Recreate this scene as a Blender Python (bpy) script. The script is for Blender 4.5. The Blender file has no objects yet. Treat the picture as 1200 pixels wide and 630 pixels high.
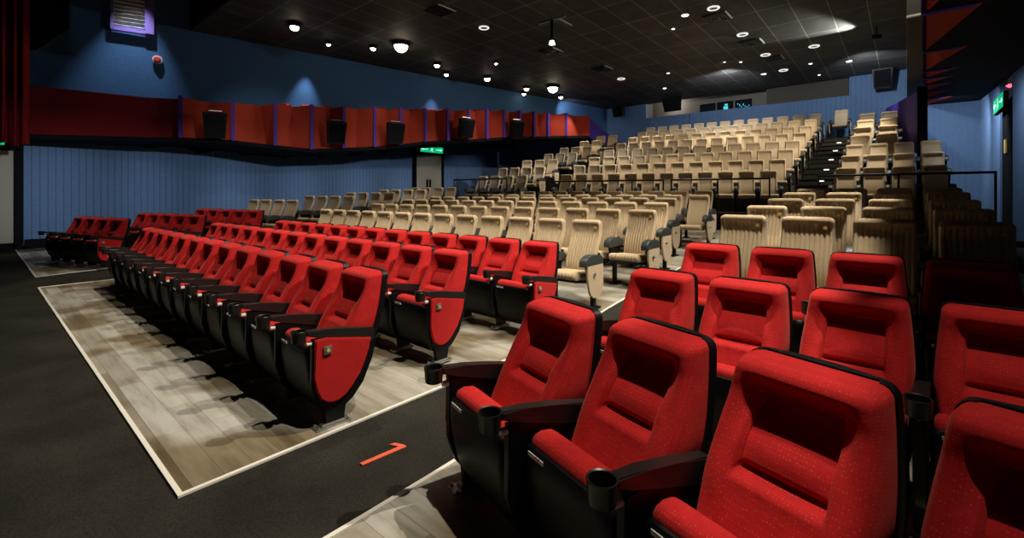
import bpy, bmesh, math, random
from mathutils import Vector, Matrix
random.seed(7)
PI = math.pi
SC = bpy.context.scene
COL = SC.collection

# ------------------------------------------------------------------ materials
def mat(name, color, rough=0.6, metal=0.0, spec=0.5, emit=None, estr=0.0, build=None):
    m = bpy.data.materials.new(name); m.use_nodes = True
    nt = m.node_tree; b = nt.nodes['Principled BSDF']
    b.inputs['Base Color'].default_value = (*color, 1)
    b.inputs['Roughness'].default_value = rough
    b.inputs['Metallic'].default_value = metal
    b.inputs['Specular IOR Level'].default_value = spec
    if emit:
        b.inputs['Emission Color'].default_value = (*emit, 1)
        b.inputs['Emission Strength'].default_value = estr
    if build: build(nt, b)
    return m

def N(nt, t, **kw):
    n = nt.nodes.new(t)
    for k, v in kw.items(): setattr(n, k, v)
    return n

def ramp(nt, fac, stops):
    r = N(nt, 'ShaderNodeValToRGB')
    e = r.color_ramp.elements
    e[0].position, e[0].color = stops[0][0], (*stops[0][1], 1)
    e[1].position, e[1].color = stops[-1][0], (*stops[-1][1], 1)
    for p, c in stops[1:-1]:
        x = e.new(p); x.color = (*c, 1)
    nt.links.new(fac, r.inputs[0])
    return r.outputs[0]

def bump(nt, b, h, strength, dist=0.01):
    bp = N(nt, 'ShaderNodeBump'); bp.inputs['Strength'].default_value = strength
    bp.inputs['Distance'].default_value = dist
    nt.links.new(h, bp.inputs['Height']); nt.links.new(bp.outputs[0], b.inputs['Normal'])

def coords(nt, scale=(1, 1, 1), kind='Object', rot=(0, 0, 0)):
    tc = N(nt, 'ShaderNodeTexCoord'); mp = N(nt, 'ShaderNodeMapping')
    mp.inputs['Scale'].default_value = scale; mp.inputs['Rotation'].default_value = rot
    nt.links.new(tc.outputs[kind], mp.inputs['Vector'])
    return mp.outputs[0]

def fabric_red(nt, b):
    v = coords(nt, (1, 1, 1))
    vo = N(nt, 'ShaderNodeTexVoronoi'); vo.inputs['Scale'].default_value = 95; vo.inputs['Randomness'].default_value = 0.35
    nt.links.new(v, vo.inputs['Vector'])
    spots = ramp(nt, vo.outputs['Distance'], [(0.0, (0.90, 0.30, 0.16)), (0.12, (0.66, 0.06, 0.04)), (0.24, (0.56, 0.015, 0.016)), (1.0, (0.48, 0.010, 0.012))])
    no = N(nt, 'ShaderNodeTexNoise'); no.inputs['Scale'].default_value = 22; no.inputs['Detail'].default_value = 5
    nt.links.new(v, no.inputs['Vector'])
    mx = N(nt, 'ShaderNodeMixRGB', blend_type='MULTIPLY'); mx.inputs[0].default_value = 0.35
    nt.links.new(spots, mx.inputs[1]); nt.links.new(ramp(nt, no.outputs['Fac'], [(0.3, (0.6, 0.6, 0.6)), (0.7, (1, 1, 1))]), mx.inputs[2])
    nt.links.new(mx.outputs[0], b.inputs['Base Color'])
    b.inputs['Sheen Weight'].default_value = 0.25; b.inputs['Sheen Tint'].default_value = (1, 0.25, 0.2, 1)
    bump(nt, b, vo.outputs['Distance'], 0.22, 0.0015)

def fabric_beige(nt, b):
    v = coords(nt)
    no = N(nt, 'ShaderNodeTexNoise'); no.inputs['Scale'].default_value = 160; no.inputs['Detail'].default_value = 3
    nt.links.new(v, no.inputs['Vector'])
    nt.links.new(ramp(nt, no.outputs['Fac'], [(0.3, (0.42, 0.31, 0.185)), (0.7, (0.56, 0.44, 0.285))]), b.inputs['Base Color'])
    b.inputs['Sheen Weight'].default_value = 0.2
    bump(nt, b, no.outputs['Fac'], 0.15, 0.001)

def plastic(nt, b):
    v = coords(nt)
    no = N(nt, 'ShaderNodeTexNoise'); no.inputs['Scale'].default_value = 300
    nt.links.new(v, no.inputs['Vector']); bump(nt, b, no.outputs['Fac'], 0.12, 0.001)

def carpet(nt, b):
    v = coords(nt)
    no = N(nt, 'ShaderNodeTexNoise'); no.inputs['Scale'].default_value = 90; no.inputs['Detail'].default_value = 8
    no2 = N(nt, 'ShaderNodeTexNoise'); no2.inputs['Scale'].default_value = 1.6
    for q in (no, no2): nt.links.new(v, q.inputs['Vector'])
    a = N(nt, 'ShaderNodeMath', operation='MULTIPLY'); nt.links.new(no.outputs['Fac'], a.inputs[0]); nt.links.new(no2.outputs['Fac'], a.inputs[1])
    nt.links.new(ramp(nt, a.outputs[0], [(0.12, (0.016, 0.015, 0.012)), (0.4, (0.040, 0.037, 0.030))]), b.inputs['Base Color'])
    bump(nt, b, no.outputs['Fac'], 0.5, 0.004)

def vinyl(nt, b):
    v = coords(nt, (1, 1, 1))
    br = N(nt, 'ShaderNodeTexBrick'); br.offset = 0.37
    br.inputs['Scale'].default_value = 1.0; br.inputs['Brick Width'].default_value = 1.2; br.inputs['Row Height'].default_value = 0.15
    br.inputs['Mortar Size'].default_value = 0.0015
    br.inputs['Color1'].default_value = (0.27, 0.235, 0.175, 1); br.inputs['Color2'].default_value = (0.52, 0.51, 0.47, 1); br.inputs['Mortar'].default_value = (0.2, 0.18, 0.15, 1)
    nt.links.new(v, br.inputs['Vector'])
    v2 = coords(nt, (1.0, 7, 1))
    no = N(nt, 'ShaderNodeTexNoise'); no.inputs['Scale'].default_value = 1.6; no.inputs['Detail'].default_value = 7; no.inputs['Roughness'].default_value = 0.62
    nt.links.new(v2, no.inputs['Vector'])
    mx = N(nt, 'ShaderNodeMixRGB', blend_type='MULTIPLY'); mx.inputs[0].default_value = 0.75
    nt.links.new(br.outputs['Color'], mx.inputs[1])
    nt.links.new(ramp(nt, no.outputs['Fac'], [(0.33, (0.50, 0.47, 0.40)), (0.5, (0.86, 0.84, 0.78)), (0.62, (1, 1, 1))]), mx.inputs[2])
    n3 = N(nt, 'ShaderNodeTexNoise'); n3.inputs['Scale'].default_value = 0.9; n3.inputs['Detail'].default_value = 2
    nt.links.new(v, n3.inputs['Vector'])
    m2 = N(nt, 'ShaderNodeMixRGB', blend_type='MULTIPLY'); m2.inputs[0].default_value = 1.0
    nt.links.new(mx.outputs[0], m2.inputs[1])
    nt.links.new(ramp(nt, n3.outputs['Fac'], [(0.44, (0.50, 0.42, 0.30)), (0.52, (1, 1, 1))]), m2.inputs[2])  # broad brown patches: uneven light on the floor painted into the vinyl
    nt.links.new(m2.outputs[0], b.inputs['Base Color'])
    bump(nt, b, no.outputs['Fac'], 0.08, 0.003)

def ceil_mat(nt, b):
    v = coords(nt, (1, 1, 1), rot=(0, 0, PI / 2))
    br = N(nt, 'ShaderNodeTexBrick'); br.offset = 0.0
    br.inputs['Scale'].default_value = 1.0; br.inputs['Brick Width'].default_value = 1.35; br.inputs['Row Height'].default_value = 0.76
    br.inputs['Mortar Size'].default_value = 0.012; br.inputs['Mortar Smooth'].default_value = 0.2
    br.inputs['Color1'].default_value = (0.050, 0.051, 0.050, 1); br.inputs['Color2'].default_value = (0.078, 0.079, 0.077, 1); br.inputs['Mortar'].default_value = (0.28, 0.28, 0.27, 1)
    nt.links.new(v, br.inputs['Vector'])
    no = N(nt, 'ShaderNodeTexNoise'); no.inputs['Scale'].default_value = 2.5; no.inputs['Detail'].default_value = 6
    nt.links.new(v, no.inputs['Vector'])
    mx = N(nt, 'ShaderNodeMixRGB', blend_type='MULTIPLY'); mx.inputs[0].default_value = 0.7
    nt.links.new(br.outputs['Color'], mx.inputs[1]); nt.links.new(ramp(nt, no.outputs['Fac'], [(0.3, (0.45, 0.45, 0.45)), (0.7, (1, 1, 1))]), mx.inputs[2])
    nt.links.new(mx.outputs[0], b.inputs['Base Color'])

def blue_wall(nt, b):
    v = coords(nt)
    no = N(nt, 'ShaderNodeTexNoise'); no.inputs['Scale'].default_value = 35; no.inputs['Detail'].default_value = 6
    nt.links.new(v, no.inputs['Vector'])
    nt.links.new(ramp(nt, no.outputs['Fac'], [(0.3, (0.085, 0.155, 0.285)), (0.7, (0.125, 0.210, 0.36))]), b.inputs['Base Color'])
    bump(nt, b, no.outputs['Fac'], 0.3, 0.01)

def blue_plaster(nt, b):
    v = coords(nt)
    no = N(nt, 'ShaderNodeTexNoise'); no.inputs['Scale'].default_value = 28; no.inputs['Detail'].default_value = 8
    nt.links.new(v, no.inputs['Vector'])
    nt.links.new(ramp(nt, no.outputs['Fac'], [(0.3, (0.040, 0.105, 0.235)), (0.7, (0.065, 0.150, 0.32))]), b.inputs['Base Color'])
    bump(nt, b, no.outputs['Fac'], 0.3, 0.01)

def velvet(nt, b):
    v = coords(nt)
    no = N(nt, 'ShaderNodeTexNoise'); no.inputs['Scale'].default_value = 30
    nt.links.new(v, no.inputs['Vector'])
    nt.links.new(ramp(nt, no.outputs['Fac'], [(0.3, (0.10, 0.006, 0.008)), (0.7, (0.17, 0.010, 0.012))]), b.inputs['Base Color'])

M = {}
M['red'] = mat('red woven fabric', (0.45, 0.01, 0.015), 0.85, build=fabric_red, spec=0.2)
M['beige'] = mat('beige ribbed fabric', (0.5, 0.4, 0.25), 0.85, build=fabric_beige, spec=0.2)
M['black'] = mat('black plastic', (0.004, 0.004, 0.005), 0.45, build=plastic, spec=0.22)
M['arm'] = mat('charcoal plastic', (0.012, 0.012, 0.0115), 0.36, build=plastic, spec=0.5)
M['grey_arm'] = mat('grey green plastic', (0.035, 0.042, 0.045), 0.45, build=plastic)
M['steel'] = mat('brushed steel', (0.45, 0.45, 0.43), 0.35, metal=0.9, build=plastic)
M['white'] = mat('white plastic', (0.75, 0.74, 0.68), 0.5, build=plastic)
M['tagred'] = mat('red print', (0.6, 0.05, 0.04), 0.6, build=plastic)
M['brass'] = mat('brass disc', (0.75, 0.55, 0.18), 0.45, metal=0.1, build=plastic)
M['carpet'] = mat('black carpet', (0.02, 0.02, 0.018), 0.95, build=carpet, spec=0.1)
M['vinyl'] = mat('grey wood vinyl', (0.45, 0.43, 0.38), 0.55, build=vinyl, spec=0.25)
M['trimwhite'] = mat('white edge trim', (0.85, 0.82, 0.74), 0.5, build=plastic)
M['ceiling'] = mat('dark ceiling tiles', (0.04, 0.035, 0.03), 0.7, build=ceil_mat, spec=0.3)
M['blue'] = mat('blue acoustic cladding', (0.09, 0.18, 0.37), 0.9, build=blue_wall, spec=0.1)
M['blue_up'] = mat('blue upper wall plaster', (0.05, 0.12, 0.28), 0.85, build=blue_plaster, spec=0.1)
M['dark'] = mat('matt black paint', (0.006, 0.006, 0.008), 0.9, build=plastic, spec=0.1)
M['balc_red'] = mat('red balcony felt', (0.36, 0.045, 0.025), 0.9, build=lambda nt, b: None, spec=0.1)
M['balc_dark'] = mat('dark red balcony felt', (0.20, 0.008, 0.008), 0.9, build=velvet, spec=0.1)
M['purple'] = mat('purple paint', (0.07, 0.035, 0.30), 0.7, build=plastic, spec=0.2)
M['lilac'] = mat('lilac metal', (0.26, 0.17, 0.62), 0.5, build=plastic)
M['curtain'] = mat('dark red velvet', (0.15, 0.01, 0.01), 0.95, build=velvet, spec=0.05)
M['door'] = mat('grey door paint', (0.30, 0.27, 0.21), 0.6, build=plastic)
M['orange'] = mat('orange floor paint', (0.75, 0.12, 0.06), 0.6, build=plastic)
M['boothwall'] = mat('grey booth render', (0.16, 0.14, 0.12), 0.8, build=plastic)
M['brown'] = mat('dark brown bulkhead paint', (0.05, 0.045, 0.035), 0.8, build=plastic)
M['lamp'] = mat('lit lamp', (1, 1, 1), 0.5, emit=(1.0, 0.86, 0.62), estr=16)
M['lamp_soft'] = mat('lit small lamp', (1, 1, 1), 0.5, emit=(1.0, 0.95, 0.85), estr=3)
M['green'] = mat('lit green sign', (0.0, 0.15, 0.07), 0.5, emit=(0.0, 0.55, 0.22), estr=0.9)
M['signwhite'] = mat('lit white sign mark', (0.8, 0.9, 0.85), 0.5, emit=(0.7, 1.0, 0.85), estr=1.0)
M['redled'] = mat('lit red led', (0.5, 0, 0), 0.5, emit=(1.0, 0.05, 0.08), estr=5)
M['cyan'] = mat('lit booth screen', (0.02, 0.2, 0.25), 0.5, emit=(0.1, 0.75, 0.85), estr=0.8)
M['glass'] = mat('booth glass', (0.01, 0.015, 0.02), 0.1, build=plastic)
M['steplight'] = mat('lit step marker', (0.9, 0.9, 0.85), 0.5, emit=(1, 0.97, 0.9), estr=0.9)

# ------------------------------------------------------------------ mesh helpers
def finish(name, bm, m, smooth=True, angle=35, mats=None):
    bmesh.ops.recalc_face_normals(bm, faces=bm.faces)
    me = bpy.data.meshes.new(name); bm.to_mesh(me); bm.free()
    for q in (mats or [m]): me.materials.append(M[q] if isinstance(q, str) else q)
    if smooth:
        me.polygons.foreach_set('use_smooth', [True] * len(me.polygons))
        me.set_sharp_from_angle(angle=math.radians(angle))
    return me

def obj(name, me, parent=None, loc=(0, 0, 0), rot=(0, 0, 0)):
    o = bpy.data.objects.new(name, me); COL.objects.link(o)
    o.location = loc; o.rotation_euler = rot
    if parent: o.parent = parent
    return o

def tag(o, label=None, cat=None, group=None, kind=None):
    if label: o['label'] = label
    if cat: o['category'] = cat
    if group: o['group'] = group
    if kind: o['kind'] = kind
    return o

def empty(name, loc=(0, 0, 0), rz=0):
    o = bpy.data.objects.new(name, None); COL.objects.link(o); o.location = loc; o.rotation_euler = (0, 0, rz); o.empty_display_size = 0.1
    return o

def add_box(bm, c, s, rz=0, bev=0.0, mi=0, rot=None):
    mt = Matrix.Translation(c) @ (rot if rot else Matrix.Rotation(rz, 4, 'Z')) @ Matrix.Diagonal((*s, 1))
    r = bmesh.ops.create_cube(bm, size=1.0, matrix=mt)
    vs = r['verts']; fs = {f for v in vs for f in v.link_faces}
    for f in fs: f.material_index = mi
    if bev:
        es = list({e for v in vs for e in v.link_edges})
        bmesh.ops.bevel(bm, geom=es, offset=bev, segments=2, affect='EDGES', clamp_overlap=True)

def add_prism(bm, pts, axis, a, b, bev=0.0, mi=0):
    """polygon pts (2D) extruded between a and b along axis ('X': pts=(y,z); 'Y': (x,z); 'Z': (x,y))"""
    def P(p, t):
        return {'X': (t, p[0], p[1]), 'Y': (p[0], t, p[1]), 'Z': (p[0], p[1], t)}[axis]
    v0 = [bm.verts.new(P(p, a)) for p in pts]; v1 = [bm.verts.new(P(p, b)) for p in pts]
    fs = [bm.faces.new(v0), bm.faces.new(v1)]
    n = len(pts)
    for i in range(n): fs.append(bm.faces.new((v0[i], v0[(i + 1) % n], v1[(i + 1) % n], v1[i])))
    for f in fs: f.material_index = mi
    if bev:
        es = list({e for f in fs[:2] for e in f.edges})
        bmesh.ops.bevel(bm, geom=es, offset=bev, segments=2, affect='EDGES', clamp_overlap=True)

def add_cyl(bm, p0, p1, r0, r1=None, seg=16, mi=0, caps=True):
    p0, p1 = Vector(p0), Vector(p1); d = p1 - p0
    if r1 is None: r1 = r0
    q = d.to_track_quat('Z', 'Y').to_matrix().to_4x4()
    mt = Matrix.Translation((p0 + p1) / 2) @ q
    r = bmesh.ops.create_cone(bm, cap_ends=caps, segments=seg, radius1=r0, radius2=r1, depth=d.length, matrix=mt)
    for f in {f for v in r['verts'] for f in v.link_faces}: f.material_index = mi

def add_lathe(bm, prof, c, seg=20, mi=0):
    rings = []
    for r, z in prof:
        rings.append([bm.verts.new((c[0] + r * math.cos(2 * PI * k / seg), c[1] + r * math.sin(2 * PI * k / seg), c[2] + z)) for k in range(seg)])
    for a, b in zip(rings, rings[1:]):
        for k in range(seg):
            bm.faces.new((a[k], a[(k + 1) % seg], b[(k + 1) % seg], b[k])).material_index = mi
    bm.faces.new(rings[0]).material_index = mi; bm.faces.new(rings[-1]).material_index = mi

def add_grid(bm, fn, nu, nv, closed_u=False, mi=0):
    g = [[bm.verts.new(fn(i / nu, j / nv)) for i in range(nu + (0 if closed_u else 1))] for j in range(nv + 1)]
    L = nu if closed_u else nu
    for j in range(nv):
        for i in range(L):
            i2 = (i + 1) % nu if closed_u else i + 1
            bm.faces.new((g[j][i], g[j][i2], g[j + 1][i2], g[j + 1][i])).material_index = mi
    return g

def interp(pts, x):
    if x <= pts[0][0]: return pts[0][1]
    for (a, b), (c, d) in zip(pts, pts[1:]):
        if x <= c: return b + (d - b) * (x - a) / (c - a)
    return pts[-1][1]

def sstep(a, b, x):
    t = min(1, max(0, (x - a) / (b - a))); return t * t * (3 - 2 * t)

def sin_interp(pts, x):  # smooth interpolation through the knots
    if x <= pts[0][0]: return pts[0][1]
    n = len(pts)
    for i in range(n - 1):
        if x <= pts[i + 1][0]:
            p0 = pts[max(0, i - 1)]; p1 = pts[i]; p2 = pts[i + 1]; p3 = pts[min(n - 1, i + 2)]
            h = p2[0] - p1[0]; t = (x - p1[0]) / h
            m1 = (p2[1] - p0[1]) / (p2[0] - p0[0]) * h; m2 = (p3[1] - p1[1]) / (p3[0] - p1[0]) * h
            return (2*t**3-3*t**2+1)*p1[1] + (t**3-2*t**2+t)*m1 + (-2*t**3+3*t**2)*p2[1] + (t**3-t**2)*m2
    return pts[-1][1]

# ------------------------------------------------------------------ red seat
def red_upholstery():
    bm = bmesh.new()
    yb = [(0.30, 0.30), (0.4, 0.335), (0.52, 0.375), (0.74, 0.445), (0.97, 0.495)]
    yf = [(0.36, 0.060), (0.48, 0.128), (0.60, 0.200), (0.72, 0.262), (0.84, 0.322), (0.90, 0.338), (0.935, 0.350), (0.955, 0.375), (0.968, 0.43)]
    ww = [(0.36, 0.222), (0.48, 0.230), (0.60, 0.246), (0.70, 0.243), (0.85, 0.230), (0.92, 0.222), (0.968, 0.216)]
    NU, NV = 52, 76
    def front(u, z):
        a = abs(u)
        y = sin_interp(yf, z)
        inner = 1 - sstep(0.46, 0.78, a)
        y += 0.010 * inner * (1 - sstep(0.36, 0.60, z))
        # hollow below the top roll, closed by the lower lip
        hol = (1 - sstep(0.52, 0.84, a)) * sstep(0.69, 0.84, z) * (1 - sstep(0.87, 0.925, z))
        y += 0.048 * hol
        rw = 0.55
        rec = (1 - sstep(rw - 0.03, rw + 0.03, a)) * sstep(0.612, 0.624, z) * (1 - sstep(0.845, 0.862, z))
        y += rec * (0.040 - 0.012 * math.exp(-((z - 0.69) / 0.05) ** 2) * (1 - (a / 0.6) ** 2))
        inr = 1 - sstep(rw - 0.02, rw + 0.02, a)
        y += 0.026 * inr * math.exp(-((z - 0.630) / 0.011) ** 2)
        y += 0.012 * math.exp(-((a - rw) / 0.025) ** 2) * sstep(0.63, 0.65, z) * (1 - sstep(0.80, 0.83, z))
        # waist: bolsters bulge inwards just above arm height
        y -= 0.018 * math.exp(-((a - 0.72) / 0.14) ** 2) * math.exp(-((z - 0.60) / 0.08) ** 2)
        y -= 0.002 * inner * math.exp(-((z - 0.600) / 0.015) ** 2)
        if z < 0.60: y += 0.006 * (math.exp(-((a - 0.17) / 0.02) ** 2)) * sstep(0.40, 0.5, z) * (1 - sstep(0.585, 0.60, z))
        y += 0.05 * sstep(0.88, 1.0, a) ** 2
        return y
    rows = []
    for j in range(NV + 1):
        z = 0.36 + 0.608 * (1 - (1 - j / NV) ** 1.25)
        w = sin_interp(ww, z); r = []
        rad = 0.035; top = 0.968
        if z > top - rad: w -= rad - math.sqrt(max(0, rad * rad - (z - top + rad) ** 2))
        back = interp(yb, z)
        r.append((-w, back, z)); r.append((-w, (back * 2 + front(-1, z)) / 3, z))
        for i in range(NU + 1):
            u = -1 + 2 * i / NU
            r.append((u * w, min(front(u, z), back - 0.004), z))
        r.append((w, (back * 2 + front(1, z)) / 3, z)); r.append((w, back, z))
        rows.append([bm.verts.new(p) for p in r])
    for a, b in zip(rows, rows[1:]):
        for i in range(len(a) - 1): bm.faces.new((a[i], a[i + 1], b[i + 1], b[i]))
    top = rows[-1]; capz = [bm.verts.new((v.co.x, 0.492, v.co.z - 0.002)) for v in top]
    for i in range(len(top) - 1): bm.faces.new((top[i], top[i + 1], capz[i + 1], capz[i]))
    return finish('red upholstery', bm, 'red', angle=70)

def red_shell():
    bm = bmesh.new()
    yb = [(0.15, 0.215), (0.25, 0.275), (0.4, 0.345), (0.52, 0.383), (0.74, 0.453), (0.971, 0.503)]
    ww = [(0.15, 0.20), (0.22, 0.235), (0.40, 0.250), (0.60, 0.256), (0.85, 0.238), (0.92, 0.229), (0.971, 0.221)]
    NV = 34
    rings = []
    for j in range(NV + 1):
        z = 0.15 + (0.971 - 0.15) * (1 - (1 - j / NV) ** 1.5)
        w = sin_interp(ww, z); y = interp(yb, z)
        rad = 0.037
        if z > 0.971 - rad: w -= rad - math.sqrt(max(0, rad * rad - (z - 0.971 + rad) ** 2))
        pts = []
        xs = [-1, -0.985, -0.93, -0.6, -0.2, 0.2, 0.6, 0.93, 0.985, 1]
        for u in xs: pts.append((u * w, y - (0.030 if abs(u) > 0.97 and z > 0.35 else 0.004), z))
        for u in reversed(xs): pts.append((u * w * 1.0, y + 0.012 + 0.03 * (1 - u * u), z))
        rings.append([bm.verts.new(p) for p in pts])
    for a, b in zip(rings, rings[1:]):
        n = len(a)
        for i in range(n): bm.faces.new((a[i], a[(i + 1) % n], b[(i + 1) % n], b[i]))
    bm.faces.new(rings[0]); bm.faces.new(rings[-1])
    return finish('back shell', bm, 'black', angle=40)

def loft_profile(bm, prof, hw, nx=18, rib=0.0, nrib=0, edge=0.03, mi=0):
    """closed (y,z) profile swept across x with rounded ends; ribs push the surface in"""
    n = len(prof)
    cy = sum(p[0] for p in prof) / n; cz = sum(p[1] for p in prof) / n
    rings = []
    xs = [-1, -0.985, -0.95, -0.9] + [-0.9 + 1.8 * i / nx for i in range(1, nx)] + [0.9, 0.95, 0.985, 1]
    for u in xs:
        e = max(0, (abs(u) - 0.88) / 0.12)
        sh = edge * (1 - math.sqrt(max(0, 1 - e * e)))
        ring = []
        for (y, z) in prof:
            d = Vector((y - cy, z - cz)); L = d.length or 1
            k = max(0.0, 1 - sh / L)
            rr = rib * (abs(math.sin(PI * nrib * (u + 1) / 2)) ** 0.6 - 1) if nrib and abs(u) < 0.9 else 0
            k += rr / L
            ring.append(bm.verts.new((u * hw, cy + d.x * k, cz + d.y * k)))
        rings.append(ring)
    for a, b in zip(rings, rings[1:]):
        for i in range(n): bm.faces.new((a[i], a[(i + 1) % n], b[(i + 1) % n], b[i])).material_index = mi
    bm.faces.new(rings[0]).material_index = mi; bm.faces.new(rings[-1]).material_index = mi

def red_cushion():
    bm = bmesh.new()   # cushion folded up: red pad stands behind the pan, its front edge rolls over the top
    prof = [(-0.075, 0.515), (-0.072, 0.54), (-0.055, 0.558), (-0.025, 0.566), (0.02, 0.56), (0.05, 0.54), (0.065, 0.50), (0.085, 0.40), (0.11, 0.28), (0.11, 0.24), (0.04, 0.22), (-0.03, 0.38), (-0.05, 0.50)]
    loft_profile(bm, prof, 0.236, nx=12, edge=0.03)
    return finish('tipped cushion', bm, 'red', angle=60)

def red_pan():
    bm = bmesh.new()
    prof = [(-0.086, 0.518), (-0.070, 0.523), (-0.055, 0.50), (-0.045, 0.38), (0.03, 0.20), (0.10, 0.125), (0.10, 0.095), (0.05, 0.085), (-0.01, 0.11), (-0.058, 0.20), (-0.086, 0.32), (-0.098, 0.42), (-0.096, 0.49)]
    loft_profile(bm, prof, 0.247, nx=10, edge=0.04)
    return finish('seat pan', bm, 'black', angle=50)

def pan_tag():
    bm = bmesh.new()
    add_box(bm, (-0.16, -0.0985, 0.497), (0.10, 0.004, 0.018), bev=0.001)
    for k in range(4): add_box(bm, (-0.135 + k * 0.010 - 0.03, -0.1, 0.5 + (0.003 if k % 2 else -0.002)), (0.006, 0.002, 0.007), mi=1)
    return finish('number strip', bm, None, smooth=False, mats=['white', 'tagred'])

def red_arm():
    bm = bmesh.new()
    pts = [(-0.125, 0.668), (0.0, 0.655), (0.15, 0.632), (0.345, 0.596), (0.36, 0.582), (0.345, 0.505), (0.33, 0.498), (0.1, 0.568), (-0.05, 0.610), (-0.13, 0.635)]
    add_prism(bm, pts, 'X', -0.028, 0.028, bev=0.007)
    return finish('armrest', bm, 'arm', angle=40)

def red_cup():
    bm = bmesh.new()
    add_lathe(bm, [(0.034, -0.055), (0.043, -0.05), (0.049, 0.018), (0.051, 0.024), (0.049, 0.027), (0.043, 0.024), (0.041, -0.035), (0.0005, -0.037)], (0, -0.165, 0.648), seg=24)
    return finish('cup holder', bm, 'arm', angle=50)

def red_stand():
    bm = bmesh.new()
    pts = [(-0.085, 0.60), (0.0, 0.60), (0.31, 0.53), (0.375, 0.52), (0.34, 0.38), (0.27, 0.23), (0.19, 0.14), (0.135, 0.12), (0.13, 0.02), (0.0, 0.02), (-0.0, 0.12), (-0.05, 0.17), (-0.09, 0.30)]
    add_prism(bm, pts, 'X', -0.022, 0.022, bev=0.006)
    return finish('pedestal', bm, 'black', angle=40)

def foot_plate():
    bm = bmesh.new()
    add_box(bm, (0, 0.05, 0.008), (0.09, 0.24, 0.012), bev=0.003)
    add_box(bm, (0, 0.06, 0.02), (0.055, 0.17, 0.016), bev=0.004)
    for sx in (-0.033, 0.033):
        for y in (-0.05, 0.15): add_cyl(bm, (sx, y, 0.01), (sx, y, 0.026), 0.009, seg=6)
    return finish('foot plate', bm, 'steel', angle=30)

def side_panel(profile, col, sx):
    bm = bmesh.new()
    add_prism(bm, profile, 'X', 0, sx * 0.028, bev=0.008)
    return finish('side panel', bm, col, angle=45)

def shield(y0, y1, ztop0, ztop1, zbot, skew=0.0):
    """panel outline: straight top, sides closing in a rounded foot"""
    pts = []
    for k in range(13):
        a = PI * k / 12
        cx = (y0 + y1) / 2; r = (y1 - y0) / 2
        pts.append((cx - r * math.cos(a) * 0.86 + skew, zbot + 0.13 - 0.13 * math.sin(a)))
    return [(y0, ztop0)] + [(y0 + 0.006, (ztop0 + zbot) / 2 + 0.05)] + pts + [(y1 - 0.01 + skew * 0.4, (ztop1 + zbot) / 2 + 0.03), (y1, ztop1)]

def number_plate(sx, y, z, s=0.056):
    bm = bmesh.new()
    add_box(bm, (sx * 0.006, y, z), (0.010, s, s), bev=0.003)
    add_cyl(bm, (sx * 0.010, y, z), (sx * 0.016, y, z), s * 0.40, s * 0.36, seg=20)
    add_cyl(bm, (sx * 0.016, y, z), (sx * 0.019, y, z), s * 0.20, seg=16, mi=1)
    return finish('number plate', bm, None, mats=['steel', 'brass'], angle=30)

def knob_mesh():
    bm = bmesh.new()
    add_cyl(bm, (0, -0.118, 0.575), (0, -0.08, 0.575), 0.014, 0.016, seg=14)
    return finish('knob', bm, 'white')

# ------------------------------------------------------------------ beige seat
BCF = [(0.40, 0.035), (0.50, 0.025), (0.60, 0.045), (0.70, 0.085), (0.80, 0.135), (0.88, 0.172), (0.95, 0.192), (1.00, 0.190), (1.04, 0.180), (1.065, 0.184), (1.085, 0.215)]
def beige_mesh(NU, NV, ribs, name):
    bm = bmesh.new()
    rows = []
    for j in range(NV + 1):
        z = 0.40 + 0.685 * (1 - (1 - j / NV) ** 1.3)
        w = 0.218; rad = 0.045
        if z > 1.085 - rad: w -= rad - math.sqrt(max(0, rad * rad - (z - 1.085 + rad) ** 2))
        back = interp([(0.40, 0.11), (0.5, 0.10), (0.7, 0.16), (0.88, 0.245), (1.0, 0.27), (1.085, 0.25)], z)
        r = [(-w * 0.96, back, z)]
        for i in range(NU + 1):
            u = -1 + 2 * i / NU; a = abs(u)
            y = sin_interp(BCF, z)
            inn = (1 - sstep(0.80, 0.86, a)) * (1 - sstep(1.02, 1.045, z))
            y += inn * ((0.010 if ribs else 0.020) + (0.017 * (1 - abs(math.sin(PI * 4.5 * (u / 0.82 + 1))) ** 0.45) if ribs else 0.004))
            y += 0.045 * sstep(0.90, 1.0, a) ** 2
            r.append((u * w, min(y, back - 0.003), z))
        r.append((w * 0.96, back, z))
        rows.append([bm.verts.new(p) for p in r])
    for a, b in zip(rows, rows[1:]):
        for i in range(len(a) - 1): bm.faces.new((a[i], a[i + 1], b[i + 1], b[i]))
        bm.faces.new((a[-1], a[0], b[0], b[-1]))
    for r in (rows[0], rows[-1]): bm.faces.new(r)
    return finish(name, bm, 'beige', angle=70)
def beige_back(): return beige_mesh(126, 24, True, 'ribbed back')
def beige_back_far(): return beige_mesh(16, 16, False, 'far back')

def beige_cushion(ribs=True):
    bm = bmesh.new()
    prof = [(-0.43, 0.40), (-0.435, 0.44), (-0.42, 0.468), (-0.38, 0.48), (-0.2, 0.462), (0.0, 0.445), (0.06, 0.44), (0.06, 0.37), (-0.15, 0.36), (-0.38, 0.375)]
    loft_profile(bm, prof, 0.218, nx=54 if ribs else 6, rib=0.010 if ribs else 0, nrib=9 if ribs else 0, edge=0.03)
    return finish('seat cushion', bm, 'beige', angle=60)

def beige_pan():
    bm = bmesh.new()
    add_prism(bm, [(-0.40, 0.375), (0.05, 0.36), (0.12, 0.45), (0.20, 0.66), (0.23, 0.66), (0.14, 0.36), (0.05, 0.31), (-0.1, 0.31), (-0.38, 0.352)], 'X', -0.21, 0.21, bev=0.01)
    return finish('seat pan', bm, 'black')

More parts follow.
